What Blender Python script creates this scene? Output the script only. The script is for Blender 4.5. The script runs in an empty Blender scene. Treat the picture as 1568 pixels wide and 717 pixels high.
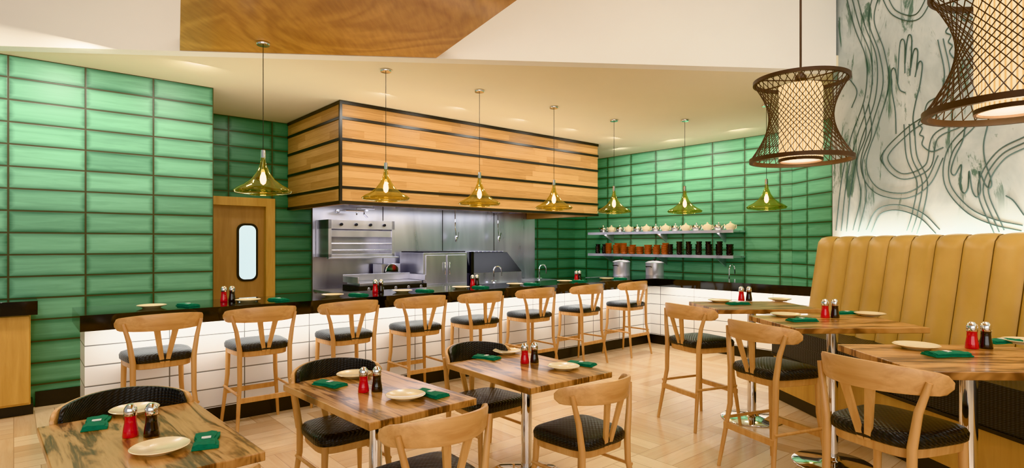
import bpy, math, random
from mathutils import Vector, Matrix
random.seed(4)
F=884.0; CX=784.0; HY=374.0; H=1.6
TH=math.radians(40.8); C_,S_=math.cos(TH),math.sin(TH)
RM=math.radians(5.0)
CEIL=3.42
def uvw(u,v,z=0): return Vector((u*C_-v*S_, u*S_+v*C_, z))
def gp(px,py,z):
    Y=F*(H-z)/(py-HY); return Vector(((px-CX)/F*Y, Y, z))
sc=bpy.context.scene
try:
    sc.view_settings.view_transform='Khronos PBR Neutral'
except Exception: pass

# ---------------------------------------------------------------- mesh builder
class MB:
    def __init__(s): s.v=[]; s.f=[]; s.m=[]
    def add(s,verts,faces,mat=0,M=None):
        o=len(s.v)
        for p in verts:
            p=Vector(p); s.v.append(M@p if M is not None else p)
        for f in faces: s.f.append([o+i for i in f]); s.m.append(mat)
    def box(s,x0,x1,y0,y1,z0,z1,mat=0,M=None):
        vs=[(x0,y0,z0),(x1,y0,z0),(x1,y1,z0),(x0,y1,z0),(x0,y0,z1),(x1,y0,z1),(x1,y1,z1),(x0,y1,z1)]
        s.add(vs,[(0,3,2,1),(4,5,6,7),(0,1,5,4),(1,2,6,5),(2,3,7,6),(3,0,4,7)],mat,M)
    def loft(s,rings,mat=0,cap=True,closed=False,M=None):
        n=len(rings[0]); vs=[p for r in rings for p in r]; fs=[]
        k=len(rings)
        for i in range(k if closed else k-1):
            a=i*n; b=((i+1)%k)*n
            for j in range(n):
                j2=(j+1)%n
                fs.append((a+j,a+j2,b+j2,b+j))
        if cap and not closed:
            fs.append(tuple(reversed(range(n)))); fs.append(tuple(range((k-1)*n,k*n)))
        s.add(vs,fs,mat,M)
    def tube(s,pts,r,n=8,mat=0,closed=False,M=None,cap=True):
        pts=[Vector(p) for p in pts]; k=len(pts)
        rs=r if isinstance(r,(list,tuple)) else [r]*k
        rings=[]; prev=None
        for i,p in enumerate(pts):
            if closed: t=(pts[(i+1)%k]-pts[i-1])
            else: t=pts[min(i+1,k-1)]-pts[max(i-1,0)]
            t.normalize()
            if prev is None:
                a=Vector((0,0,1)) if abs(t.z)<0.9 else Vector((1,0,0))
                nx=t.cross(a).normalized()
            else:
                nx=(prev-t*prev.dot(t)).normalized()
            prev=nx; ny=t.cross(nx)
            rings.append([p+(nx*math.cos(2*math.pi*j/n)+ny*math.sin(2*math.pi*j/n))*rs[i] for j in range(n)])
        s.loft(rings,mat,cap=cap,closed=closed,M=M)
    def cyl(s,p0,p1,r0,r1=None,n=14,mat=0,M=None):
        s.tube([p0,p1],[r0,r0 if r1 is None else r1],n,mat,M=M)
    def lathe(s,prof,n=28,mat=0,c=(0,0,0),M=None,cap=True):
        rings=[[(c[0]+max(r,1e-4)*math.cos(2*math.pi*j/n),c[1]+max(r,1e-4)*math.sin(2*math.pi*j/n),c[2]+z) for j in range(n)] for r,z in prof]
        s.loft(rings,mat,cap=cap,M=M)
    def mesh(s,name,mats,sharp=38):
        me=bpy.data.meshes.new(name); me.from_pydata([tuple(p) for p in s.v],[],s.f)
        for m in mats: me.materials.append(m)
        for p,mi in zip(me.polygons,s.m): p.material_index=mi; p.use_smooth=True
        me.validate(); me.update()
        try: me.set_sharp_from_angle(angle=math.radians(sharp))
        except Exception: pass
        return me
def place(me,name,loc=(0,0,0),rz=0,parent=None,bevel=0):
    o=bpy.data.objects.new(name,me); sc.collection.objects.link(o)
    o.location=loc; o.rotation_euler=(0,0,rz)
    if parent: o.parent=parent
    if bevel:
        b=o.modifiers.new('bev','BEVEL'); b.width=bevel; b.segments=2; b.limit_method='ANGLE'; b.angle_limit=math.radians(40)
    return o

# ---------------------------------------------------------------- materials
class NB:
    def __init__(s,name):
        s.m=bpy.data.materials.new(name); s.m.use_nodes=True; s.t=s.m.node_tree
        s.b=s.t.nodes['Principled BSDF']
    def set(s,sock,val):
        if isinstance(val,bpy.types.NodeSocket): s.t.links.new(val,sock)
        else: sock.default_value=val
    def math(s,op,a,b=None,c=None,clamp=False):
        n=s.t.nodes.new('ShaderNodeMath'); n.operation=op; n.use_clamp=clamp
        for i,x in enumerate((a,b,c)):
            if x is not None: s.set(n.inputs[i],x)
        return n.outputs[0]
    def xyz(s):
        tc=s.t.nodes.new('ShaderNodeTexCoord'); sp=s.t.nodes.new('ShaderNodeSeparateXYZ')
        s.t.links.new(tc.outputs['Object'],sp.inputs[0]); return sp.outputs[0],sp.outputs[1],sp.outputs[2],tc.outputs['Object']
    def comb(s,x,y,z):
        n=s.t.nodes.new('ShaderNodeCombineXYZ')
        for i,v in enumerate((x,y,z)): s.set(n.inputs[i],v)
        return n.outputs[0]
    def noise(s,vec,scale=5,detail=3,rough=.5,dist=0):
        n=s.t.nodes.new('ShaderNodeTexNoise'); s.set(n.inputs['Vector'],vec)
        n.inputs['Scale'].default_value=scale; n.inputs['Detail'].default_value=detail
        n.inputs['Roughness'].default_value=rough; n.inputs['Distortion'].default_value=dist
        return n.outputs[0]
    def white(s,vec):
        n=s.t.nodes.new('ShaderNodeTexWhiteNoise'); n.noise_dimensions='3D'; s.set(n.inputs['Vector'],vec); return n.outputs['Value']
    def ramp(s,fac,stops):
        n=s.t.nodes.new('ShaderNodeValToRGB'); s.set(n.inputs[0],fac)
        e=n.color_ramp.elements
        while len(e)<len(stops): e.new(.5)
        for el,(p,c) in zip(e,stops): el.position=p; el.color=(*c,1)
        return n.outputs[0]
    def mix(s,fac,a,b,mode='MIX'):
        n=s.t.nodes.new('ShaderNodeMix'); n.data_type='RGBA'; n.blend_type=mode
        s.set(n.inputs[0],fac)
        s.set(n.inputs[6],(*a,1) if isinstance(a,tuple) else a); s.set(n.inputs[7],(*b,1) if isinstance(b,tuple) else b)
        return n.outputs[2]
    def sstep(s,x,a,b):
        n=s.t.nodes.new('ShaderNodeMapRange'); n.interpolation_type='SMOOTHSTEP'
        s.set(n.inputs[0],x); n.inputs[1].default_value=a; n.inputs[2].default_value=b
        return n.outputs[0]
    def bump(s,h,strength=.3,dist=.01):
        n=s.t.nodes.new('ShaderNodeBump'); s.set(n.inputs['Height'],h); n.inputs['Strength'].default_value=strength; n.inputs['Distance'].default_value=dist
        s.t.links.new(n.outputs[0],s.b.inputs['Normal'])
    def base(s,c): s.set(s.b.inputs['Base Color'],(*c,1) if isinstance(c,tuple) else c)
    def pr(s,rough=.5,metal=0,coat=0,emit=None,es=0,spec=.5):
        s.b.inputs['Roughness'].default_value=rough; s.b.inputs['Metallic'].default_value=metal
        s.b.inputs['Coat Weight'].default_value=coat; s.b.inputs['Coat Roughness'].default_value=.1
        s.b.inputs['Specular IOR Level'].default_value=spec
        if emit: s.b.inputs['Emission Color'].default_value=(*emit,1); s.b.inputs['Emission Strength'].default_value=es
def srgb(r,g,b):
    f=lambda c:(c/255/12.92 if c/255<=.04045 else ((c/255+.055)/1.055)**2.4)
    return (f(r),f(g),f(b))
def plain(name,c,rough=.5,metal=0,coat=0,emit=None,es=0,var=.06,scale=8):
    m=NB(name); x,y,z,v=m.xyz()
    n=m.noise(v,scale,3)
    dk=tuple(k*(1-var) for k in c); lt=tuple(min(1,k*(1+var)) for k in c)
    m.base(m.ramp(n,[(.3,dk),(.7,lt)])); m.pr(rough,metal,coat,emit,es); return m.m
def tile(name,w,h,offx,c1,c2,joint,jw=.008,rough=.42,coat=0,streak=True,offz=0,spec=.35):
    m=NB(name); x,y,z,v=m.xyz()
    s=m.math('ADD',m.math('ADD',x,y),offx); zz=m.math('ADD',z,offz)
    su=m.math('DIVIDE',s,w); sz=m.math('DIVIDE',zz,h)
    fu=m.math('FRACT',su); fz=m.math('FRACT',sz)
    du=m.math('MULTIPLY',m.math('MINIMUM',fu,m.math('SUBTRACT',1,fu)),w)
    dz=m.math('MULTIPLY',m.math('MINIMUM',fz,m.math('SUBTRACT',1,fz)),h)
    d=m.math('MINIMUM',du,dz)
    idv=m.comb(m.math('FLOOR',su),m.math('FLOOR',sz),0)
    rnd=m.white(idv)
    if streak:
        sv=m.comb(m.math('MULTIPLY',s,1.2),m.math('MULTIPLY',zz,16),m.math('MULTIPLY',rnd,7))
        n=m.noise(sv,1.5,4,.6,.6)
        cen=m.sstep(d,.0,.06)  # backlit-glass look put into the colour: tile centres lighter, edges darker
        fac=m.math('ADD',m.math('MULTIPLY',n,.5),m.math('ADD',m.math('MULTIPLY',cen,.38),m.math('MULTIPLY',rnd,.2)))
        col=m.ramp(fac,[(.25,c1),(.9,c2)])
    else:
        col=m.ramp(rnd,[(0,c1),(1,c2)])
    jf=m.sstep(d,jw*.5,jw*.5+.005)
    m.base(m.mix(jf,joint,col)); m.pr(rough,0,coat,spec=spec)
    m.bump(m.sstep(d,jw*.4,jw*.4+.008),.3,.005)
    return m.m
def planks(name,pw,pl,c1,c2,gap,across='Z',rough=.45,gapw=.002,coat=.0):
    m=NB(name); x,y,z,v=m.xyz()
    s=m.math('ADD',x,y); a=z
    row=m.math('FLOOR',m.math('DIVIDE',a,pw))
    off=m.math('MULTIPLY',m.white(m.comb(row,3,1)),pl)
    sl=m.math('DIVIDE',m.math('ADD',s,off),pl)
    rnd=m.white(m.comb(row,m.math('FLOOR',sl),5))
    g=m.noise(m.comb(m.math('MULTIPLY',s,1.5),m.math('MULTIPLY',a,28),m.math('MULTIPLY',rnd,9)),2,5,.6,.4)
    fac=m.math('ADD',m.math('MULTIPLY',rnd,.35),m.math('MULTIPLY',g,.6))
    fz=m.math('FRACT',m.math('DIVIDE',a,pw)); d1=m.math('MULTIPLY',m.math('MINIMUM',fz,m.math('SUBTRACT',1,fz)),pw)
    m.base(m.mix(m.sstep(d1,gapw*.3,gapw),gap,m.ramp(fac,[(.2,c1),(.8,c2)])))
    m.pr(rough,0,coat,spec=.3); return m.m
def grain(name,c1,c2,axis='Y',rough=.4,coat=.1,sc_=1.0,fine=22):
    m=NB(name); x,y,z,v=m.xyz()
    vals=[m.math('MULTIPLY',q,(1.6 if ax==axis else fine)*sc_) for q,ax in ((x,'X'),(y,'Y'),(z,'Z'))]
    n=m.noise(m.comb(*vals),1,4,.6,.5)
    m.base(m.ramp(n,[(.25,c1),(.75,c2)])); m.pr(rough,0,coat); return m.m

JT=srgb(66,64,44)
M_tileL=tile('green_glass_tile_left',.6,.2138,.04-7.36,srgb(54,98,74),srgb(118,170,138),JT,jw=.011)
M_tileB_shaded=tile('green_glass_tile_back_shaded',.6,.2138,.3,srgb(44,82,62),srgb(98,146,118),JT,jw=.010)  # darker copy of the wall tile, recess shade put into the colour
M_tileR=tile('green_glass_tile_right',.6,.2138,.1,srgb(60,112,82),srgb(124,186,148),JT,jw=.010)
M_panel=tile('white_bar_tile',.6,.16,0,srgb(234,233,230),srgb(243,243,240),srgb(120,118,114),jw=.004,rough=.22,streak=False)
M_hood=planks('oak_hood_planks',.0875,1.1,srgb(150,110,66),srgb(198,156,104),srgb(120,86,52))
M_ceil=plain('cream_ceiling_paint',srgb(234,222,194),.9,var=.01,scale=2)
M_white=plain('white_plaster',srgb(240,236,228),.9,var=.01,scale=2)
M_blk=plain('black_trim',srgb(22,18,17),.4)
M_blkgran=plain('black_granite',srgb(12,12,13),.07,coat=.5,var=.4,scale=90)
def steel():
    m=NB('brushed_stainless'); x,y,z,v=m.xyz()
    n=m.noise(m.comb(m.math('MULTIPLY',m.math('ADD',x,y),2),3,m.math('MULTIPLY',z,.5)),1.4,2,.5,.6)
    m.base(m.ramp(n,[(.3,(.52,.52,.60)),(.7,(.76,.75,.82))])); m.pr(.3,.85)
    m.set(m.b.inputs['Roughness'],m.math('ADD',m.math('MULTIPLY',n,.15),.22))
    return m.m
M_steel=steel()
M_chrome=plain('polished_chrome',(.82,.82,.82),.06,1,var=.02)
M_beech=grain('beech_wood',srgb(192,140,88),srgb(220,176,122),'Z',.38,.15)
M_beechR=grain('beech_wood_rail',srgb(196,146,94),srgb(226,182,128),'X',.38,.15)
def leather():
    m=NB('black_woven_vinyl'); x,y,z,v=m.xyz()
    w=m.math('SINE',m.math('MULTIPLY',m.math('ADD',x,z),230)); w2=m.math('SINE',m.math('MULTIPLY',m.math('ADD',y,z),230))
    p=m.math('MULTIPLY',w,w2)
    m.base(m.ramp(p,[(.2,srgb(24,26,29)),(.9,srgb(56,60,65))])); m.pr(.34); m.bump(p,.4,.004); return m.m
M_seat=leather()
def zebra():
    m=NB('zebrawood_tabletop'); x,y,z,v=m.xyz()
    n=m.noise(m.comb(m.math('MULTIPLY',x,7),m.math('MULTIPLY',y,.9),z),1.6,4,.6,.8)
    warp=m.math('ADD',m.math('MULTIPLY',x,24),m.math('MULTIPLY',n,20))
    st=m.math('SINE',warp)
    f=m.noise(m.comb(m.math('MULTIPLY',x,70),m.math('MULTIPLY',y,3),z),1.5,3)
    fac=m.math('ADD',m.math('MULTIPLY',st,.36),m.math('ADD',m.math('MULTIPLY',f,.5),.26))
    m.base(m.ramp(fac,[(.0,srgb(56,34,18)),(.18,srgb(120,78,42)),(.48,srgb(182,132,80)),(1,srgb(210,162,108))]))
    m.pr(.3,0,.3); return m.m
M_zebra=zebra()
def floor_mat():
    m=NB('oak_basket_parquet'); x,y,z,v=m.xyz()
    S=.9; W=.15
    fx=m.math('FLOOR',m.math('DIVIDE',x,S)); fy=m.math('FLOOR',m.math('DIVIDE',y,S))
    sel=m.math('MODULO',m.math('ABSOLUTE',m.math('ADD',fx,fy)),2)
    inv=m.math('SUBTRACT',1,sel)
    p=m.math('ADD',m.math('MULTIPLY',x,sel),m.math('MULTIPLY',y,inv)); q=m.math('ADD',m.math('MULTIPLY',y,sel),m.math('MULTIPLY',x,inv))
    pd=m.math('DIVIDE',p,W); rnd=m.white(m.comb(m.math('FLOOR',pd),fx,fy))
    g=m.noise(m.comb(m.math('MULTIPLY',p,30),m.math('MULTIPLY',q,2),m.math('MULTIPLY',rnd,8)),1.4,4,.6,.4)
    fac=m.math('ADD',m.math('MULTIPLY',rnd,.5),m.math('MULTIPLY',g,.5))
    def ed(t,w):
        f=m.math('FRACT',t); return m.math('MULTIPLY',m.math('MINIMUM',f,m.math('SUBTRACT',1,f)),w)
    d=m.math('MINIMUM',ed(pd,W),m.math('MINIMUM',ed(m.math('DIVIDE',x,S),S),ed(m.math('DIVIDE',y,S),S)))
    m.base(m.mix(m.sstep(d,.0008,.004),srgb(180,146,112),m.ramp(fac,[(.2,srgb(208,172,132)),(.8,srgb(234,208,172))])))
    m.pr(.26,0,.2); return m.m
M_floor=floor_mat()
def ceilwood():
    m=NB('gold_figured_veneer'); x,y,z,v=m.xyz()
    n=m.noise(v,.7,3,.5,1.5)
    s=m.math('SINE',m.math('ADD',m.math('MULTIPLY',m.math('ADD',m.math('MULTIPLY',x,.7),m.math('MULTIPLY',y,.35)),9),m.math('MULTIPLY',n,34)))
    f=m.noise(m.comb(m.math('MULTIPLY',x,26),m.math('MULTIPLY',y,4),0),1,3)
    fac=m.math('ADD',m.math('MULTIPLY',s,.12),m.math('ADD',m.math('MULTIPLY',f,.5),.25))
    m.base(m.ramp(fac,[(.2,srgb(160,106,44)),(.8,srgb(216,164,88))])); m.pr(.4,0,.1); return m.m
M_cwood=ceilwood()
def vinyl():
    m=NB('mustard_vinyl'); x,y,z,v=m.xyz()
    n=m.noise(v,300,2); m.base(m.ramp(m.noise(v,3,3),[(.3,srgb(188,150,82)),(.7,srgb(204,166,98))])); m.pr(.36); m.bump(n,.1,.002); return m.m
M_vinyl=vinyl()
M_seam=plain('mustard_seam',srgb(96,68,28),.7)  # stitched seam, its dark tone painted in for shade between the channels
def mural():
    m=NB('painted_mural'); x,y,z,v=m.xyz()
    n=m.noise(m.comb(m.math('MULTIPLY',y,2.4),2,m.math('MULTIPLY',z,.7)),1.6,6,.7,.9)
    n2=m.noise(m.comb(m.math('MULTIPLY',y,1.1),9,m.math('MULTIPLY',z,.8)),1.3,5,.6,.4)
    c=m.ramp(n2,[(.35,srgb(182,194,194)),(.6,srgb(224,230,228))])
    g=m.sstep(n,.53,.60)
    up=m.sstep(z,1.75,2.1)
    m.base(m.mix(m.math('MULTIPLY',m.math('MULTIPLY',g,up),.85),c,srgb(66,112,94))); m.pr(.7); return m.m
M_mural=mural()
M_ink=plain('mural_ink',srgb(82,104,96),.7)
M_cream=plain('cream_ceramic',srgb(236,218,182),.2,coat=.4,var=.02)
M_nap=plain('green_linen',srgb(24,116,86),.8,var=.15,scale=60)
M_tag=plain('white_tag',srgb(225,225,220),.6)
M_red=plain('red_bottle_glass',srgb(190,14,34),.08,coat=.6,emit=srgb(190,14,34),es=.06)
M_soy=plain('soy_bottle_glass',srgb(26,14,12),.05,coat=.8)
M_cab=grain('honey_maple_cabinet',srgb(190,144,76),srgb(214,170,98),'Z',.4,.1,fine=14)
M_door=grain('door_veneer',srgb(166,124,76),srgb(190,148,96),'Z',.4,.1,fine=14)
M_opal=plain('frosted_window_glass',srgb(190,215,225),.2,emit=(.75,.92,1),es=.7)
M_bambo=plain('dark_bamboo',srgb(72,50,34),.5,var=.2)
M_copper=plain('terracotta_bowl',srgb(176,98,50),.35)
M_dark=plain('dark_opening',srgb(16,16,18),.5)
def emis(name,c,s):
    m=NB(name); m.base(c); m.pr(.6,emit=c,es=s); return m.m
M_bulb=emis('warm_bulb',(1,.74,.38),28)
def fabric():
    m=NB('pleated_lantern_fabric'); x,y,z,v=m.xyz()
    at=m.math('ARCTAN2',y,x); w=m.math('SINE',m.math('MULTIPLY',at,46))
    col=m.ramp(m.math('ADD',m.math('MULTIPLY',w,.5),.5),[(.0,(.55,.33,.12)),(.7,(1,.80,.48))])
    m.base(col); m.pr(.7); m.set(m.b.inputs['Emission Color'],col); m.b.inputs['Emission Strength'].default_value=1.05; return m.m
M_fab=fabric()
def glass():
    m=bpy.data.materials.new('smoky_olive_glass'); m.use_nodes=True; t=m.node_tree; t.nodes.clear()
    o=t.nodes.new('ShaderNodeOutputMaterial'); mx=t.nodes.new('ShaderNodeMixShader'); tr=t.nodes.new('ShaderNodeBsdfTransparent'); gl=t.nodes.new('ShaderNodeBsdfGlossy')
    lw=t.nodes.new('ShaderNodeLayerWeight'); lw.inputs[0].default_value=.25
    tr.inputs[0].default_value=(.80,.74,.42,1); gl.inputs[0].default_value=(.8,.76,.5,1); gl.inputs['Roughness'].default_value=.05
    mr=t.nodes.new('ShaderNodeMapRange'); mr.inputs[3].default_value=.08; mr.inputs[4].default_value=.6
    t.links.new(lw.outputs['Facing'],mr.inputs[0]); t.links.new(mr.outputs[0],mx.inputs[0]); t.links.new(tr.outputs[0],mx.inputs[1]); t.links.new(gl.outputs[0],mx.inputs[2]); t.links.new(mx.outputs[0],o.inputs[0])
    return m
M_glass=glass()

# ---------------------------------------------------------------- room shell
def boxobj(name,mat,x0,x1,y0,y1,z0,z1,rz=0,bevel=0,parent=None):
    b=MB(); b.box(x0,x1,y0,y1,z0,z1); return place(b.mesh(name,[mat]),name,rz=rz,bevel=bevel,parent=parent)
boxobj('floor',M_floor,-6,13,-7,12,-.1,0,rz=TH)
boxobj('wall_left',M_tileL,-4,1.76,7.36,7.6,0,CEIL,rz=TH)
boxobj('wall_recess_side',M_tileB_shaded,1.64,1.76,7.6,9.0,0,CEIL,rz=TH)
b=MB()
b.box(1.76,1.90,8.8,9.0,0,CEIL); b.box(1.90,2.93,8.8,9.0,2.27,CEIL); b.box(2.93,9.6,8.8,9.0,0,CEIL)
place(b.mesh('wall_back',[M_tileB_shaded]),'wall_back',rz=TH)
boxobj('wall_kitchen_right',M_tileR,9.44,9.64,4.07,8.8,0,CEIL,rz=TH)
def toroom(p): 
    c,s=math.cos(-RM),math.sin(-RM); return (p[0]*c-p[1]*s, p[0]*s+p[1]*c)
ra,rb=toroom((4.49,9.25))
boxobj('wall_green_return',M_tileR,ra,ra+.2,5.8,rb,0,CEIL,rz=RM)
boxobj('wall_mural',M_mural,3.917,ra,-1.5,5.80,0,5.2,rz=RM)
boxobj('baseboard_left',M_blk,.16,1.76,7.33,7.36,0,.15,rz=TH)
def edgeY(X): return 5.29+(.69/7.61)*(X+4.69)
b=MB()
pl=[(-8,edgeY(-8)),(5.2,edgeY(5.2)),(5.2,13),(-8,13)]
b.add([(x,y,CEIL) for x,y in pl]+[(x,y,CEIL+.15) for x,y in pl],[(3,2,1,0),(4,5,6,7),(0,1,5,4),(1,2,6,5),(2,3,7,6),(3,0,4,7)])
place(b.mesh('ceiling',[M_ceil]),'ceiling')
b=MB()
pl=[(-8,edgeY(-8)),(3.38,edgeY(3.38)),(3.38,edgeY(3.38)+.15),(-8,edgeY(-8)+.15)]
b.add([(x,y,CEIL+.0) for x,y in pl]+[(x,y,5.2) for x,y in pl],[(3,2,1,0),(4,5,6,7),(0,1,5,4),(1,2,6,5),(2,3,7,6),(3,0,4,7)])
for i,p in enumerate(b.v[:4]): b.v[i]=Vector((p.x,p.y-.004,p.z-.004))
place(b.mesh('wall_soffit_fascia',[M_white]),'wall_soffit_fascia')
boxobj('ceiling_upper',M_white,-8,4.4,-2.5,6.3,5.2,5.3)
E1=Vector((-3.12,edgeY(-3.12)-.01,0)); E2=Vector((-.74,edgeY(-.74)-.01,0)); D=Vector((.5815,-1,0))*5.5
pl=[E1,E1+D,E2+D,E2]
b=MB(); b.add([(p.x,p.y,3.42) for p in pl]+[(p.x,p.y,3.54) for p in pl],[(3,2,1,0),(4,5,6,7),(0,1,5,4),(1,2,6,5),(2,3,7,6),(3,0,4,7)])
place(b.mesh('ceiling_wood_panel',[M_cwood]),'ceiling_wood_panel')

# ---------------------------------------------------------------- door
b=MB()
V=8.8
b.box(1.92,2.80,V+.05,V+.09,0.01,2.15,0)
for (x0,x1,z0,z1) in [(1.80,1.92,0,2.27),(2.80,2.93,0,2.27),(1.92,2.80,2.15,2.27)]: b.box(x0,x1,V-.04,V+.12,z0,z1,1)
def rr(cx,cz,w,h,r,y,n=6):
    pts=[]
    for ox,oz,a0 in [(w/2-r,h/2-r,0),(-(w/2-r),h/2-r,90),(-(w/2-r),-(h/2-r),180),(w/2-r,-(h/2-r),270)]:
        for i in range(n+1):
            a=math.radians(a0+90*i/n); pts.append((cx+ox+r*math.cos(a),y,cz+oz+r*math.sin(a)))
    return pts
b.loft([rr(2.565,1.48,.29,.84,.10,V+.052),rr(2.565,1.48,.29,.84,.10,V+.035)],2)
b.loft([rr(2.565,1.48,.23,.78,.08,V+.04),rr(2.565,1.48,.23,.78,.08,V+.03)],3)
b.box(1.96,2.10,V+.03,V+.05,.95,1.1,4)
place(b.mesh('door_1',[M_door,M_cab,M_blk,M_opal,M_chrome]),'door_1',rz=TH)

# ---------------------------------------------------------------- left cabinet
b=MB()
b.box(-3,.12,7.03,7.355,.1,.94,0)
for i in range(8):
    x=.12-.4*i; b.box(x-.39,x-.01,7.012,7.03,.12,.93,0)
b.box(-3,.14,7.06,7.355,0,.1,1); b.box(-3,.17,6.98,7.355,.94,1.07,2)
place(b.mesh('side_cabinet',[M_cab,M_blk,M_blkgran]),'side_cabinet',rz=TH,bevel=.003)

# ---------------------------------------------------------------- bar
b=MB()
b.box(.42,7.91,5.6,5.72,.15,.95,0); b.box(7.79,7.91,2.55,5.6,.15,.95,0); b.box(.42,.54,5.72,6.0,.15,.95,0)
b.box(.44,7.9,5.63,5.72,0,.15,1); b.box(7.82,7.9,2.55,5.6,0,.15,1); b.box(.44,.54,5.72,6.0,0,.15,1)
b.box(.37,8.25,5.31,6.06,.95,1.07,2); b.box(7.5,8.25,2.55,5.31,.95,1.07,2)
b.box(.54,7.9,5.98,6.0,0,.95,3)
place(b.mesh('bar_counter',[M_panel,M_blk,M_blkgran,M_steel]),'bar_counter',rz=TH)

# ---------------------------------------------------------------- hood
b=MB()
zs=[2.11,2.32,2.62,2.93,3.2,3.415]
U0,U1,V0,V1=3.12,8.04,6.93,8.765
b.box(U0,U1,V0,V0+.08,2.11,3.415,0); b.box(U0,U0+.08,V0+.08,V1,2.11,3.415,0); b.box(U1-.08,U1,V0+.08,V1,2.11,3.415,0)
for i,z in enumerate(zs):
    h=.036 if 0<i<5 else .04
    z0=z-h if i==5 else (z if i==0 else z-h/2)
    e=.012
    b.box(U0-e,U1+e,V0-e,V0+.02,z0,z0+h*1.0,1); b.box(U0-e,U0+.02,V0,V1,z0,z0+h,1); b.box(U1-.02,U1+e,V0,V1,z0,z0+h,1)
b.box(U0-.014,U0+.02,V0-.014,V0+.02,2.11,3.415,1)
b.box(U0+.08,U1-.08,V0+.08,V1,2.28,2.32,2)
for i in range(10):
    x=U0+.5+i*.42; b.box(x,x+.02,V0+.1,V1-.1,2.2,2.28,2)
place(b.mesh('kitchen_hood',[M_hood,M_blk,M_steel]),'kitchen_hood',rz=TH)

# ---------------------------------------------------------------- kitchen
b=MB(); 
b.box(3.5,8.2,8.775,8.8,.0,2.3,0)
for u in (4.7,5.9,7.1): b.box(u,u+.01,8.77,8.776,.9,2.3,1)
place(b.mesh('stainless_backsplash',[M_steel,M_dark]),'stainless_backsplash',rz=TH)
b=MB(); b.box(3.5,8.2,7.7,8.74,.86,.9); b.box(3.55,8.15,7.75,8.74,.1,.86); 
for i in range(8): b.box(3.6+i*.57,4.1+i*.57,7.73,7.75,.2,.8)
b.box(3.6,8.1,7.85,8.7,0,.1,1)
place(b.mesh('steel_prep_counter',[M_steel,M_dark]),'steel_prep_counter',rz=TH,bevel=.004)
b=MB(); x0,x1,y0,y1,z0,z1=3.55,4.66,8.30,8.77,1.4,1.97
b.box(x0,x1,y0,y1,z1-.14,z1,0); b.box(x0,x1,y0,y1,z0,z0+.05,0); b.box(x0,x0+.05,y0,y1,z0,z1,0); b.box(x1-.05,x1,y0,y1,z0,z1,0); b.box(x0,x1,y1-.03,y1,z0,z1,0)
b.box(x0+.02,x1-.02,y0+.02,y0+.05,z1-.26,z1-.16,0)
for k in range(2):
    zz=z0+.11+.1*k
    for i in range(14): b.cyl((x0+.07+i*.075,y0+.03,zz),(x0+.07+i*.075,y1-.03,zz),.004,n=5,mat=2)
    b.cyl((x0+.05,y0+.02,zz),(x1-.05,y0+.02,zz),.01,n=8,mat=2)
for i in range(4): b.cyl((x0+.2+i*.24,y0-.03,z1-.07),(x0+.2+i*.24,y0,z1-.07),.022,n=12,mat=1)
b.box(x0-.03,x1+.03,y0-.08,y0,z0-.02,z0+.0,0)
place(b.mesh('salamander_broiler',[M_steel,M_dark,M_chrome]),'salamander_broiler',rz=TH,bevel=.004)
b=MB(); b.box(3.75,4.9,7.72,8.25,.901,.99,1); b.box(3.8,4.85,7.78,8.2,.99,1.03,0)
for i in range(5): b.cyl((3.9+i*.22,7.69,.945),(3.9+i*.22,7.72,.945),.025,n=12,mat=2)
b.box(3.75,3.77,7.74,8.25,1.03,1.12,0); b.box(4.88,4.9,7.74,8.25,1.03,1.12,0); b.box(3.75,4.9,8.23,8.25,1.03,1.14,0)
place(b.mesh('flat_griddle',[M_steel,M_dark,M_chrome]),'flat_griddle',rz=TH,bevel=.003)
b=MB(); b.box(4.45,4.85,8.35,8.7,.901,1.0,1); b.box(4.48,4.82,8.4,8.7,1.0,1.28,0); b.lathe([(.12,-.01),(.13,0),(.12,.01)],20,2,(0,0,0),M=Matrix.Translation((4.65,8.36,1.16))@Matrix.Rotation(math.radians(90),4,'X'))
place(b.mesh('meat_slicer',[M_steel,M_dark,M_chrome]),'meat_slicer',rz=TH,bevel=.005)
b=MB(); b.box(4.98,5.85,7.95,8.7,.901,1.46,0); b.box(5.02,5.40,7.93,7.95,.95,1.42,0); b.box(5.43,5.81,7.93,7.95,.95,1.42,0)
b.cyl((5.37,7.90,1.1),(5.37,7.90,1.3),.01,n=8,mat=2); b.cyl((5.46,7.90,1.1),(5.46,7.90,1.3),.01,n=8,mat=2); b.box(5.0,5.83,7.97,8.68,1.46,1.48,1)
place(b.mesh('commercial_steamer',[M_steel,M_dark,M_chrome]),'commercial_steamer',rz=TH,bevel=.006)
b=MB(); b.box(5.93,7.1,7.95,8.7,.901,1.1,0)
b.add([(5.93,7.95,1.1),(7.1,7.95,1.1),(7.1,8.7,1.1),(5.93,8.7,1.1),(6.05,8.25,1.45),(7.0,8.25,1.45),(7.0,8.7,1.45),(6.05,8.7,1.45)],[(0,1,5,4),(1,2,6,5),(2,3,7,6),(3,0,4,7),(4,5,6,7)],1)
for i in range(3):
    z0=1.14+i*.10; y0=7.965+ (z0-1.1)*.857; 
    b.add([(6.05+.02*i,y0-.012,z0),(6.98-.02*i,y0-.012,z0),(6.96-.02*i,y0+.06-.012,z0+.07),(6.07+.02*i,y0+.06-.012,z0+.07)],[(0,1,2,3)],3)
for i in range(9): b.box(6.12+i*.095,6.15+i*.095,8.24,8.70,1.45,1.47,0)
b.box(5.93,5.99,7.94,8.0,.9,1.47,1)
M_steeld=plain('dark_steel',(.36,.36,.40),.4,.8)
place(b.mesh('noodle_cooker',[M_steel,M_dark,M_chrome,M_steeld]),'noodle_cooker',rz=TH,bevel=.004)
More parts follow.
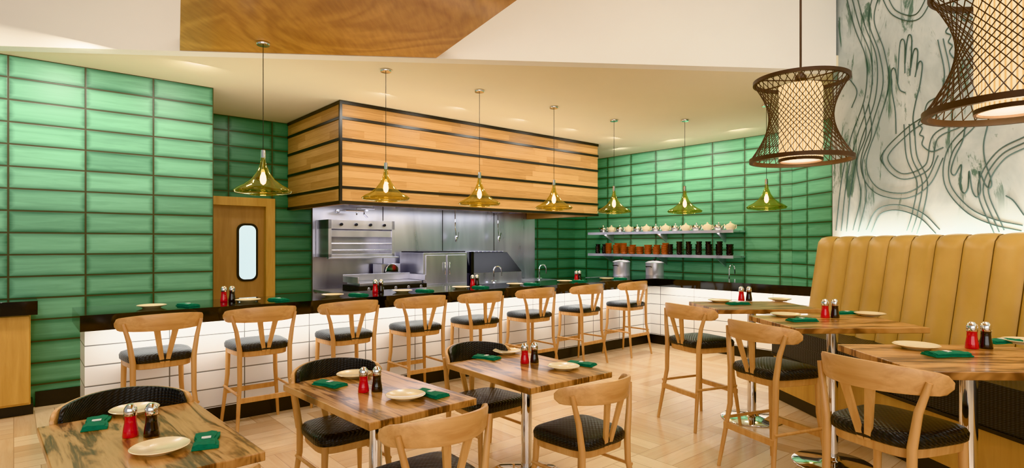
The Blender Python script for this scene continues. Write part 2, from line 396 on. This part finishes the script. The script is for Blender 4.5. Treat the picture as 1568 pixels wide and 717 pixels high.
def faucet(name,u,v,z,flip=1):
    b=MB(); b.lathe([(.035,0),(.035,.02),(.015,.04),(.015,.1)],14,0)
    pts=[(0,0,.1)]+[(flip*(.09-.09*math.cos(a)),0,.22+.09*math.sin(a)) for a in [math.pi*i/10 for i in range(11)]]+[(flip*.18,0,.14)]
    b.tube(pts,.011,8,0); b.cyl((-.06,0,.06),(.06,0,.06),.009,n=8)
    return place(b.mesh(name,[M_chrome]),name,loc=uvw(u,v,z),rz=TH)
faucet('kitchen_faucet',6.35,7.85,.9)
faucet('kitchen_faucet',7.5,7.9,.9)
for u in (6.05,7.05):
    b=MB(); pts=[(0,.0,2.25),(0,-.12,2.25),(0,-.16,2.2),(0,-.16,1.9),(.02,-.16,1.75),(.05,-.16,1.7),(.06,-.18,1.82)]
    b.tube(pts,.010,8,0); b.lathe([(.012,-.08),(.022,-.05),(.022,.02),(.01,.04)],12,0,(.02,-.16,1.72)); b.cyl((0,0,2.25),(0,.022,2.25),.03,mat=0)
    place(b.mesh('spray_hose',[M_chrome]),'spray_hose',loc=uvw(u,8.745,0),rz=TH)
b=MB(); b.tube([(0,0,0),(0,-.05,0),(0,-.3,0),(.3,-.3,0),(.3,-.3,-.05),(.36,-.3,-.1)],.012,8); b.tube([(.5,0,.05),(.5,-.25,.05),(.2,-.25,.05),(.2,-.25,-.06)],.012,8); b.cyl((0,0,0),(0,.016,0),.03); b.cyl((.5,0,.05),(.5,.016,.05),.03)
place(b.mesh('pot_filler',[M_chrome]),'pot_filler',loc=uvw(3.9,8.752,2.12),rz=TH)

boxobj('side_prep_counter',M_steel,8.45,9.42,4.2,7.6,.0,.95,rz=TH,bevel=.006)
def pot(u,v):
    b=MB(); b.lathe([(.0,0),(.155,0),(.16,.01),(.16,.30),(.168,.305),(.168,.315),(.12,.34),(.02,.355)],32,0)
    b.lathe([(.01,.355),(.03,.37),(.03,.385),(.0,.39)],12,1); 
    for s in (-1,1): b.tube([(s*.16,-.05,.24),(s*.20,-.05,.25),(s*.20,.05,.25),(s*.16,.05,.24)],.007,6,1)
    return place(b.mesh('stock_pot',[M_steel,M_dark]),'stock_pot',loc=uvw(u,v,.951),rz=TH)
pot(8.75,6.95); pot(8.75,6.2)
faucet('kitchen_faucet',9.0,4.9,.951)

for z in (1.40,1.83):
    b=MB(); b.box(9.05,9.44,4.85,8.05,z-.03,z,0); b.box(9.03,9.05,4.85,8.05,z-.04,z+.01,0)
    for v in (5.2,6.4,7.7): b.add([(9.1,v,z-.03),(9.44,v,z-.03),(9.44,v,z-.2),(9.1,v+.02,z-.03),(9.44,v+.02,z-.03),(9.44,v+.02,z-.2)],[(0,1,2),(5,4,3),(0,3,4,1),(1,4,5,2),(2,5,3,0)],0)
    place(b.mesh('wall_shelf',[M_steel]),'wall_shelf',rz=TH)
b=MB()
for i in range(14):
    v=5.0+i*.215; M=Matrix.Translation((9.22,v,1.831))@Matrix.Scale(1.25,4); q=i%2
    b.lathe([(.0,0),(.04,0),(.065,.03),(.07,.055),(.055,.085),(.03,.095),(.012,.105),(.012,.12),(.0,.125)],16,q,M=M)
    b.tube([(0,.06,.04),(0,.08,.06),(0,.09,.09)],[.014,.009,.007],6,q,M=M)
    b.tube([(0,-.06,.07),(0,-.085,.075),(0,-.085,.03),(0,-.06,.025)],.006,6,q,M=M)
place(b.mesh('teapots_on_shelf',[M_cream,M_chrome]),'teapots_on_shelf',rz=TH)
b=MB()
for i in range(15):
    v=6.25+i*.095; n=random.choice([4,5,6,5])
    for k in range(n): b.lathe([(.0,0),(.035,0),(.055,.02),(.068,.05),(.062,.05),(.045,.02),(.0,.008)],16,0,(9.13+.17*(i%2),v,1.401+k*.034))
place(b.mesh('stacked_bowls',[M_copper]),'stacked_bowls',rz=TH)
b=MB()
for i in range(13):
    v=4.95+i*.098; 
    for k in range(random.choice([4,4,5,5])): b.lathe([(.0,0),(.040,0),(.046,.03),(.052,.055),(.044,.055),(.0,.01)],14,0,(9.13+.13*(i%2),v,1.401+k*.048))
for i in range(4):
    for k in range(3+i%2): b.lathe([(.0,0),(.040,0),(.046,.03),(.052,.055),(.044,.055),(.0,.01)],14,0,(9.14+.12*(i%2),7.70+i*.09,1.401+k*.048))
place(b.mesh('stacked_black_cups',[M_soy]),'stacked_black_cups',rz=TH)

# ---------------------------------------------------------------- chairs
def chair_mesh(name,hs,ht,pad):
    b=MB()
    def ring(sc,z,dy=0):
        pts=[]
        for i in range(36):
            a=2*math.pi*i/36; cx,sx=math.cos(a),math.sin(a)
            X=math.copysign(abs(cx)**.45,cx); Y=math.copysign(abs(sx)**.45,sx)
            w=.235+.02*Y
            pts.append((X*w*sc,Y*.225*sc+dy,z))
        return pts
    b.loft([ring(.88,hs-.10),ring(.92,hs-.095),ring(.94,hs-.05)],0)
    b.loft([ring(.97,hs-.052),ring(1.0,hs-.045),ring(1.01,hs-.015),ring(.97,hs+.004),ring(.85,hs+.014),ring(.5,hs+.018),ring(.1,hs+.018)],1)
    spl=.03 if hs<.6 else .045
    for s in (-1,1):
        b.tube([(s*(.20+spl),.19+spl,0),(s*.205,.185,hs*.6),(s*.20,.18,hs-.05)],[.013,.019,.021],12,0)
        top=(s*.262,-.175,ht-.07)
        b.tube([(s*(.20+spl),-.21-spl*1.4,0),(s*.205,-.205,hs*.6),(s*.205,-.20,hs-.04),(s*.228,-.195,hs+.12),top],[.013,.019,.021,.018,.014],12,0)
    zf=.30 if hs>.6 else .20
    if hs>.6:
        q=zf/hs; e=spl*(1-q)
        b.box(-.2-e,.2+e,.19+e*.8-.012,.19+e*.8+.012,zf-.02,zf+.02,0)
        b.box(-.2-e,.2+e,-.222-e*.9,-.20-e*.9,zf-.02,zf+.02,0)
    e=spl*(1-zf/hs)
    for s in (-1,1): b.cyl((s*(.2+e),.19+e*.6,zf+.05),(s*(.2+e),-.21-e,zf+.05),.011,n=10,mat=0)
    def rail(off,hm,he,th,t0,t1,zt,mat,n=28):
        rings=[]
        for i in range(n+1):
            t=t0+(t1-t0)*i/n; a=t*1.22
            R=.30-off
            x=R*math.sin(a)/math.sin(1.22)*.985; y=-.285+off+ .215*(1-math.cos(a))/(1-math.cos(1.22))
            tx,ty=math.cos(a)/math.sin(1.22)*R*1.2,.215*math.sin(a)/(1-math.cos(1.22))*1.2
            L=math.hypot(tx,ty); nx,ny=ty/L,-tx/L
            f=min(1,(1-abs((t-(t0+t1)/2)/((t1-t0)/2)))*9+.15); f=math.sqrt(min(1,f))
            hh=(hm+(he-hm)*t*t)*f; zc=zt-hm/2-.02*t*t
            T=th*(.6+.4*f)
            ln=.10
            prof=[(-.5,-.38),(-.5,.38),(-.3,.5),(.3,.5),(.5,.38),(.5,-.38),(.3,-.5),(-.3,-.5)]
            rings.append([(x+nx*(p*T+q*hh*ln),y+ny*(p*T+q*hh*ln),zc+q*hh) for p,q in prof])
        b.loft(rings,mat)
    rail(0,.13,.09,.026,-1,1,ht,2)
    if pad: rail(.024,.15,.12,.026,-.93,.93,ht+.004,1)
    for s in (-1,1):
        b0=Vector((s*.016,-.212,hs-.06)); b1=Vector((s*.066,-.272,ht-.10))
        th=.008
        rings=[]
        for p,ww in ((b0,.015),(b1,.022)):
            rings.append([(p.x-ww,p.y-th,p.z),(p.x+ww,p.y-th,p.z),(p.x+ww,p.y+th,p.z),(p.x-ww,p.y+th,p.z)])
        b.loft(rings,0)
    return b.mesh(name,[M_beech,M_seat,M_beechR],sharp=50)
me_stool=chair_mesh('bar_stool',.75,1.075,False)
me_chair=chair_mesh('dining_chair',.46,.81,False)
me_chairp=chair_mesh('dining_chair_padded',.46,.83,True)
FV=TH+math.pi/2
for u in (.87,1.63,2.44,3.24,4.03,4.88,5.8,6.79):
    place(me_stool,'bar_stool',loc=uvw(u,5.31,0),rz=FV-math.pi/2+random.uniform(-.05,.05))
for (x,y,a) in [(1.70,5.22,24),(1.84,4.05,22),(1.84,2.78,24)]:
    place(me_stool,'bar_stool',loc=(x,y,0),rz=math.radians(a-90))
vv=uvw(0,1)
TA=Vector((-1.605,2.52,0)); TB=Vector((-.79,3.34,0)); TC=Vector((.10,3.98,0))
for T,df,db in ((TA,.60,.44),(TB,.60,.40),(TC,.54,.42)):
    place(me_chair,'dining_chair',loc=T-vv*df-Vector((.03,0,0)),rz=TH)
    place(me_chairp,'dining_chair',loc=T+vv*(db+.02),rz=TH+math.pi)

# ---------------------------------------------------------------- tables
def table_mesh(name,w,l,h,br):
    b=MB()
    b.box(-w/2,w/2,-l/2,l/2,h-.038,h,0)
    b.box(-w*.3,w*.3,-.05,.05,h-.055,h-.038,2); b.box(-.05,.05,-l*.3,l*.3,h-.055,h-.038,2)
    b.cyl((0,0,.03),(0,0,h-.05),.038,n=24,mat=1)
    b.lathe([(br,0),(br,.008),(br*.95,.014),(br*.4,.024),(.06,.035),(.045,.06)],48,1)
    return b.mesh(name,[M_zebra,M_chrome,M_blk])
me_t=table_mesh('dining_table',.66,1.04,.75,.27); me_tc=table_mesh('dining_table_c',.72,.92,.75,.27)
me_ht=table_mesh('high_table',.70,.92,1.04,.27)
TR=math.radians(43)
place(me_t,'dining_table',loc=TA,rz=TR,bevel=.004); place(me_t,'dining_table',loc=TB,rz=TR,bevel=.004); place(me_tc,'dining_table',loc=TC,rz=math.radians(38),bevel=.004)
for x,y,a in ((2.2,5.3,3),(2.33,4.2,2),(2.27,2.87,-2)): place(me_ht,'high_table',loc=(x,y,0),rz=math.radians(a-90),bevel=.004)

# ---------------------------------------------------------------- table settings
b=MB(); b.lathe([(.0,0),(.065,0),(.07,.006),(.105,.018),(.11,.022),(.106,.024),(.07,.011),(.0,.009)],40); me_plate=b.mesh('dinner_plate',[M_cream])
def bottle(name,m):
    b=MB()
    b.lathe([(.0,0),(.030,0),(.032,.004),(.029,.03),(.024,.06),(.023,.085),(.025,.092)],20,0)
    b.lathe([(.024,.092),(.0255,.095),(.0255,.122),(.021,.132),(.012,.142),(.0,.144)],20,1)
    return b.mesh(name,[m,M_chrome])
me_red=bottle('chili_sauce_bottle',M_red); me_soy=bottle('soy_sauce_bottle',M_soy)
def napkin():
    b=MB()
    for k,(w,l,z,dx) in enumerate(((.10,.20,0,0),(.094,.19,.006,.004),(.084,.18,.012,-.004))):
        n=12; rows=[]
        for i in range(n+1):
            y=-l/2+l*i/n; pinch=1-.22*math.exp(-((y)/.03)**2)
            hw=w/2*pinch; q=.0025*math.sin(i*1.3+k*2)
            rows.append([(dx-hw,y,z),(dx+hw,y,z),(dx+hw,y,z+.005),(dx+hw*.5,y,z+.009+q),(dx,y,z+.007),(dx-hw*.5,y,z+.009-q),(dx-hw,y,z+.005)])
        b.loft(rows,0)
    b.box(-.018,.018,-.012,.012,.020,.0235,1)
    return b.mesh('folded_napkin',[M_nap,M_tag])
me_nap=napkin()
def setp(px,py,z): p=gp(px,py,z); p.z=z+.001; return p
def pair(p,ang,d=.075):
    r=Vector((math.cos(ang),math.sin(ang),0))*d/2
    place(me_red,'chili_sauce_bottle',loc=p-r); place(me_soy,'soy_sauce_bottle',loc=p+r)
z=.75
for px,py in ((245,691),(206,632),(621,610),(542,577),(863,565),(776,541)): place(me_plate,'dinner_plate',loc=setp(px,py,z))
for px,py,a in ((148,651,30),(316,678,25),(505,590,60),(660,605,50),(745,549,60),(890,559,60)): place(me_nap,'folded_napkin',loc=setp(px,py,z),rz=math.radians(a))
pair(setp(216,668,z),math.radians(10),.085); pair(setp(567,600,z),math.radians(15)); pair(setp(811,556,z),math.radians(20))
z=1.04
for px,py in ((1203,485),(1332,484),(1403,534),(1570,527),(1102,463),(1194,461)): place(me_plate,'dinner_plate',loc=setp(px,py,z))
for px,py,a in ((1228,492,100),(1297,481,95),(1450,545,95),(1534,525,100),(1130,466.5,100)): place(me_nap,'folded_napkin',loc=setp(px,py,z),rz=math.radians(a))
pair(setp(1271,487,z),math.radians(0)); pair(setp(1499,534,z),math.radians(0)); pair(setp(1141,461,z),math.radians(0))
z=1.071
for i,u in enumerate((.87,1.63,2.44,3.24,4.03,4.88,5.8,6.7)):
    place(me_plate,'dinner_plate',loc=uvw(u,5.60,z)); place(me_nap,'folded_napkin',loc=uvw(u+.26,5.56,z),rz=TH+.3)
for px,py in ((349,462),(579,448),(727,438.5),(885,430)):
    p=gp(px,py,1.07); p.z=z; pair(p,TH,.07)

# ---------------------------------------------------------------- booth (room frame)
b=MB()
pitch=.25; b1,b0=5.72,.22; nch=int((b1-b0)/pitch); sub=10
rows=[]
prof=[(.72,0.0),(.95,.036),(1.2,.075),(1.4,.106),(1.56,.13),(1.62,.142),(1.655,.165),(1.668,.20),(1.668,.235),(1.64,.25),(.72,.25)]
for i in range(nch*sub+1):
    bb=b1-i*pitch/sub; t=(i%sub)/sub
    bul=.05*(math.sin(math.pi*t)**.55)
    rows.append([(3.575+o-(bul if k<6 else bul*.5*(k==6)),bb,z+(bul*.25 if k in (6,7) else 0)) for k,(z,o) in enumerate(prof)])
b.loft(rows,0)
for i in range(1,nch):
    bb=b1-i*pitch
    b.tube([(3.572+o,bb,z) for z,o in prof[:8]],.0055,6,4)
L=(b1-b0)/4
for i in range(4):
    y1=b1-i*L-.005; y0=y1-L+.01
    b.box(3.19,3.62,y0,y1,.62,.76,1)
b.box(3.20,3.80,b0,b1,.48,.62,1)
b.box(3.22,3.80,b0,b1,.12,.48,2)
b.box(3.25,3.80,b0,b1,0,.12,3)
b.box(3.19,3.22,b0,b1,.455,.48,3)
place(b.mesh('banquette_booth',[M_vinyl,M_seat,M_cab,M_blk,M_seam],sharp=60),'banquette_booth',rz=RM,bevel=.008)

# ---------------------------------------------------------------- mural ink lines
def mp(px,py):
    k=(px-CX)/F; Y=(3.917-.004)/(.99619*k+.08716); X=k*Y; z=H-(py-HY)/F*Y
    return Vector((X,Y,z))
def cat(pts,n=7):
    P=[Vector((*p,0)) for p in pts]; P=[P[0]*2-P[1]]+P+[P[-1]*2-P[-2]]; out=[]
    for i in range(1,len(P)-2):
        for j in range(n):
            t=j/n; a,b_,c,d=P[i-1],P[i],P[i+1],P[i+2]
            out.append(.5*((2*b_)+(c-a)*t+(2*a-5*b_+4*c-d)*t*t+(3*b_-a-3*c+d)*t**3))
    out.append(P[-2]); return out
cords=[(3,[(1300,-20),(1316,40),(1334,90),(1332,150),(1310,215),(1296,280),(1288,354)]),
(2,[(1345,-20),(1334,30),(1350,80),(1356,130),(1340,190),(1322,250),(1340,290),(1385,300),(1420,280),(1440,240)]),
(2,[(1430,-20),(1405,25),(1370,20),(1352,-10)]),
(2,[(1440,60),(1450,120),(1430,170),(1390,200),(1355,240),(1380,270),(1420,255),(1432,210),(1470,190)]),
(2,[(1490,190),(1455,230),(1450,280),(1480,320),(1520,340),(1565,350)]),
(3,[(1575,215),(1530,240),(1505,290),(1530,356)]),
(2,[(1330,354),(1345,325),(1375,318),(1410,330),(1436,355)]),
(2,[(1310,354),(1322,300),(1316,250),(1330,205),(1326,160)]),
(3,[(1392,190),(1396,240),(1412,280),(1404,330),(1396,356)])]
def hx(pts,cx=1388,k=.62,dx=0): return [(cx+(x-cx)*k+dx,y) for x,y in pts]
outl=[
hx([(1362,205),(1360,170),(1352,140),(1350,112),(1356,104),(1362,112),(1366,128),(1368,96),(1372,66),(1379,60),(1384,68),(1384,98),(1388,70),(1393,54),(1400,56),(1401,72),(1398,104),(1404,82),(1410,74),(1416,80),(1413,106),(1418,96),(1424,94),(1427,102),(1421,130),(1410,158),(1404,182),(1408,208)]),
hx([(1366,128),(1372,138),(1384,142)]),hx([(1384,98),(1384,112)]),hx([(1398,104),(1396,116)]),hx([(1413,106),(1409,118)]),
[(1478,190),(1474,215),(1462,240),(1456,262),(1462,268),(1472,252),(1470,284),(1476,296),(1482,288),(1484,262),(1488,290),(1495,302),(1501,293),(1499,262),(1508,282),(1515,288),(1518,278),(1508,246),(1506,220),(1512,192)],
[(1432,150),(1420,158),(1414,176),(1406,190),(1412,196),(1408,206),(1414,210),(1412,222),(1426,232),(1444,226)],[(1424,180),(1432,176),(1438,182),(1430,186),(1424,180)],
[(1466,-10),(1458,12),(1462,28),(1448,48),(1456,54),(1452,64),(1458,70),(1454,80),(1466,92),(1490,90)],[(1470,26),(1480,22),(1488,28),(1478,32),(1470,26)],
[(1300,120),(1312,140),(1304,165)],[(1354,230),(1348,243),(1354,254)],[(1540,300),(1552,308),(1568,330)]]
b=MB()
def ink(pts,r): b.tube([mp(p.x,p.y) for p in pts],r,4)
for nst,c in cords:
    P=cat(c,8)
    for s in ([-4.2,4.2] if nst==2 else [-8,0,8]):
        Q=[]
        for i,p in enumerate(P):
            t=(P[min(i+1,len(P)-1)]-P[max(i-1,0)]).normalized(); Q.append(p+Vector((-t.y,t.x,0))*s)
        ink(Q,.0045)
for c in outl: ink(cat(c,6),.005)
place(b.mesh('mural_line_art',[M_ink]),'mural_line_art')

# ---------------------------------------------------------------- pendants
def light_point(name,loc,p,col,r=.03,parent=None):
    l=bpy.data.lights.new(name,'POINT'); l.energy=p; l.color=col; l.shadow_soft_size=r
    o=bpy.data.objects.new(name,l); sc.collection.objects.link(o); o.location=loc
    if parent: o.parent=parent
    return o
zb=2.05
b=MB()
b.lathe([(.016,.37),(.017,.33),(.028,.27),(.055,.20),(.10,.135),(.165,.085),(.222,.055),(.245,.032),(.235,.012),(.16,.0),(.12,-.002)],40,0,cap=False)
b.tube([(.12*math.cos(a),.12*math.sin(a),-.001) for a in [2*math.pi*i/32 for i in range(32)]],.004,6,0,closed=True)
b.tube([(.243*math.cos(a),.243*math.sin(a),.032) for a in [2*math.pi*i/40 for i in range(40)]],.005,6,0,closed=True)
b.lathe([(.0,.40),(.018,.40),(.02,.36),(.02,.33),(.0,.33)],14,1)
b.cyl((0,0,.40),(0,0,CEIL-zb-.02),.003,n=6,mat=3)
b.lathe([(.0,0),(.055,0),(.06,.01),(.06,.02),(.0,.022)],24,1,(0,0,CEIL-zb-.024))
b.cyl((0,0,.20),(0,0,.33),.009,n=10,mat=1)
b.lathe([(.0,.085),(.02,.10),(.028,.13),(.024,.165),(.011,.2),(.0,.2)],14,2)
me_pen=b.mesh('glass_pendant_lamp',[M_glass,M_chrome,M_bulb,M_blk],sharp=60)
pend=[(u,5.42) for u in (1.707,2.94,4.17,5.41,6.65)]+[(7.43,4.74),(7.43,3.53)]
for u,v in pend:
    o=place(me_pen,'glass_pendant_lamp',loc=uvw(u,v,zb))
    light_point('pendant_bulb_light',(0,0,.06),4,(1,.75,.45),.03,o)
def lantern_mesh():
    b=MB(); R0,R1,h=.335,.31,.60
    def rg(R,z,r,hh,mat=0,n=64):
        rings=[]
        for j in range(n):
            a=2*math.pi*j/n; c,s=math.cos(a),math.sin(a)
            rings.append([((R-r)*c,(R-r)*s,z),((R+r)*c,(R+r)*s,z),((R+r)*c,(R+r)*s,z+hh),((R-r)*c,(R-r)*s,z+hh)])
        b.loft(rings,mat,closed=True,cap=False)
    rg(R0,0,.012,.03); rg(R1,h-.025,.012,.025)
    N=38; tw=math.radians(97)
    for d in (-1,1):
        for i in range(N):
            a=2*math.pi*i/N
            b.cyl((R0*math.cos(a),R0*math.sin(a),.03),(R1*math.cos(a+d*tw),R1*math.sin(a+d*tw),h-.02),.0026,n=5,mat=0)
    for i in range(6):
        a=math.pi*i/3; b.cyl((0,0,h-.01),(R1*math.cos(a),R1*math.sin(a),h-.01),.005,n=6,mat=0)
    b.lathe([(.0,h),(.04,h),(.04,h+.02),(.012,h+.05),(.0,h+.05)],16,0)
    b.cyl((0,0,h+.03),(0,0,5.2-2.2),.008,n=8,mat=0)
    b.lathe([(.0,0),(.07,0),(.07,.03),(.0,.03)],20,0,(0,0,5.2-2.2-.03))
    b.lathe([(.145,.02),(.145,h-.05),(.0,h-.05)],48,1,cap=False)
    b.lathe([(.148,.0),(.148,.022),(.135,.022),(.135,.0),(.148,.0)],40,0,cap=False)
    b.lathe([(.0,.012),(.136,.012),(.136,.018),(.0,.018)],40,2)
    return b.mesh('woven_lantern_pendant',[M_bambo,M_fab,emis('lantern_diffuser',(1,.9,.7),1.6)],sharp=50)
ml=lantern_mesh()
for (x,y) in ((2.10,4.2),(2.28,2.62)):
    o=place(ml,'woven_lantern_pendant',loc=(x,y,2.2)); light_point('lantern_bulb_light',(0,0,-.06),8,(1,.78,.5),.1,o)

# ---------------------------------------------------------------- lights
def area(name,loc,d,xd,sx,sy,p,col=(1,.94,.84),spread=180):
    l=bpy.data.lights.new(name,'AREA'); l.shape='RECTANGLE'; l.size=sx; l.size_y=sy; l.energy=p; l.color=col; l.spread=math.radians(spread)
    o=bpy.data.objects.new(name,l); sc.collection.objects.link(o)
    d=Vector(d).normalized(); x=Vector(xd); x=(x-d*x.dot(d)).normalized(); zax=-d; y=zax.cross(x)
    m=Matrix((x,y,zax)).transposed().to_4x4(); m.translation=Vector(loc); o.matrix_world=m; return o
ud=uvw(1,0); vd=uvw(0,1); rbd=Vector((-.0872,.996,0)); rad=Vector((.996,.0872,0))
WD=(1,.94,.84)
area('bar_led_strip',uvw(4.0,5.42,.94),(vd*.35+Vector((0,0,-1))),ud,7.0,.04,30,(1,.98,.94))
area('return_led_strip',uvw(7.62,3.9,.94),(ud*.35+Vector((0,0,-1))),vd,2.6,.04,12,(1,.98,.94))
area('mural_uplight',rbd*3.0+rad*3.865+Vector((0,0,1.62)),(-rad*.06+Vector((0,0,1))),rbd,5.3,.04,26,(1,.99,.97))
area('hood_light',uvw(5.7,7.9,2.19),(0,0,-1),ud,4.2,.5,38,(.90,.92,1))
area('shelf_led_upper',uvw(9.2,6.45,1.79),(0,0,-1),vd,3.0,.03,7,WD)
for u in (-.6,.4,1.4): area('wallwash_downlight',uvw(u,6.45,CEIL-.01),(vd*.35+Vector((0,0,-1))),ud,.2,.2,21,WD)
for u in (3.4,4.5,5.6,6.7,7.8): area('hood_downlight',uvw(u,6.25,CEIL-.01),(vd*.25+Vector((0,0,-1))),ud,.15,.15,14,WD)
for v in (4.6,5.8,7.0): area('kitchen_downlight',uvw(8.65,v,CEIL-.01),(ud*.3+Vector((0,0,-1))),ud,.2,.2,22,WD)
area('recess_downlight',uvw(2.4,8.1,CEIL-.01),(0,0,-1),ud,.12,.12,6,WD)
for u in (3.2,4.9,6.6): area('bar_downlight',uvw(u,4.9,CEIL-.01) if uvw(u,4.9).y>edgeY(uvw(u,4.9).x)+.1 else uvw(u,5.9,CEIL-.01),(0,0,-1),ud,.15,.15,15,WD)
area('kitchen_ceiling_fill',uvw(4.6,6.45,1.9),(0,0,1),ud,6.5,.5,30,(1,.95,.86))  # added fill in mid-air, brightens the low ceiling; no cove fixture here
area('entry_ceiling_fill',uvw(.6,6.3,1.9),(0,0,1),ud,2.5,.5,9,(1,.95,.86))  # added upward fill for the ceiling on the left, no fixture
area('side_ceiling_fill',uvw(8.6,5.0,2.3),(0,0,1),vd,3.0,.4,7,(1,.95,.86))  # added upward fill for the ceiling over the side counter, no fixture
area('dining_ceiling_light',(-1.8,2.0,5.15),(0,0,-1),(1,0,0),3.0,3.0,90,(1,.96,.90))
area('dining_ceiling_light',(2.2,1.8,5.15),(0,0,-1),(1,0,0),2.0,3.5,102,(1,.96,.90))
area('rear_fill_light',(0,-1.8,1.9),(0,1,.12),(1,0,0),7.0,2.2,115,(1,.96,.90))  # added broad fill behind the camera, lifts walls and low ceiling evenly
w=bpy.data.worlds.new('World'); sc.world=w; w.use_nodes=True
w.node_tree.nodes['Background'].inputs[0].default_value=(1,.97,.93,1); w.node_tree.nodes['Background'].inputs[1].default_value=.38

# ---------------------------------------------------------------- camera
cam=bpy.data.cameras.new('camera'); co=bpy.data.objects.new('camera',cam); sc.collection.objects.link(co)
co.location=(0,0,H); co.rotation_euler=(math.radians(90),0,0); cam.sensor_width=36; cam.lens=36*F/1568; cam.shift_y=15.5/1568; cam.clip_start=.05
sc.camera=co
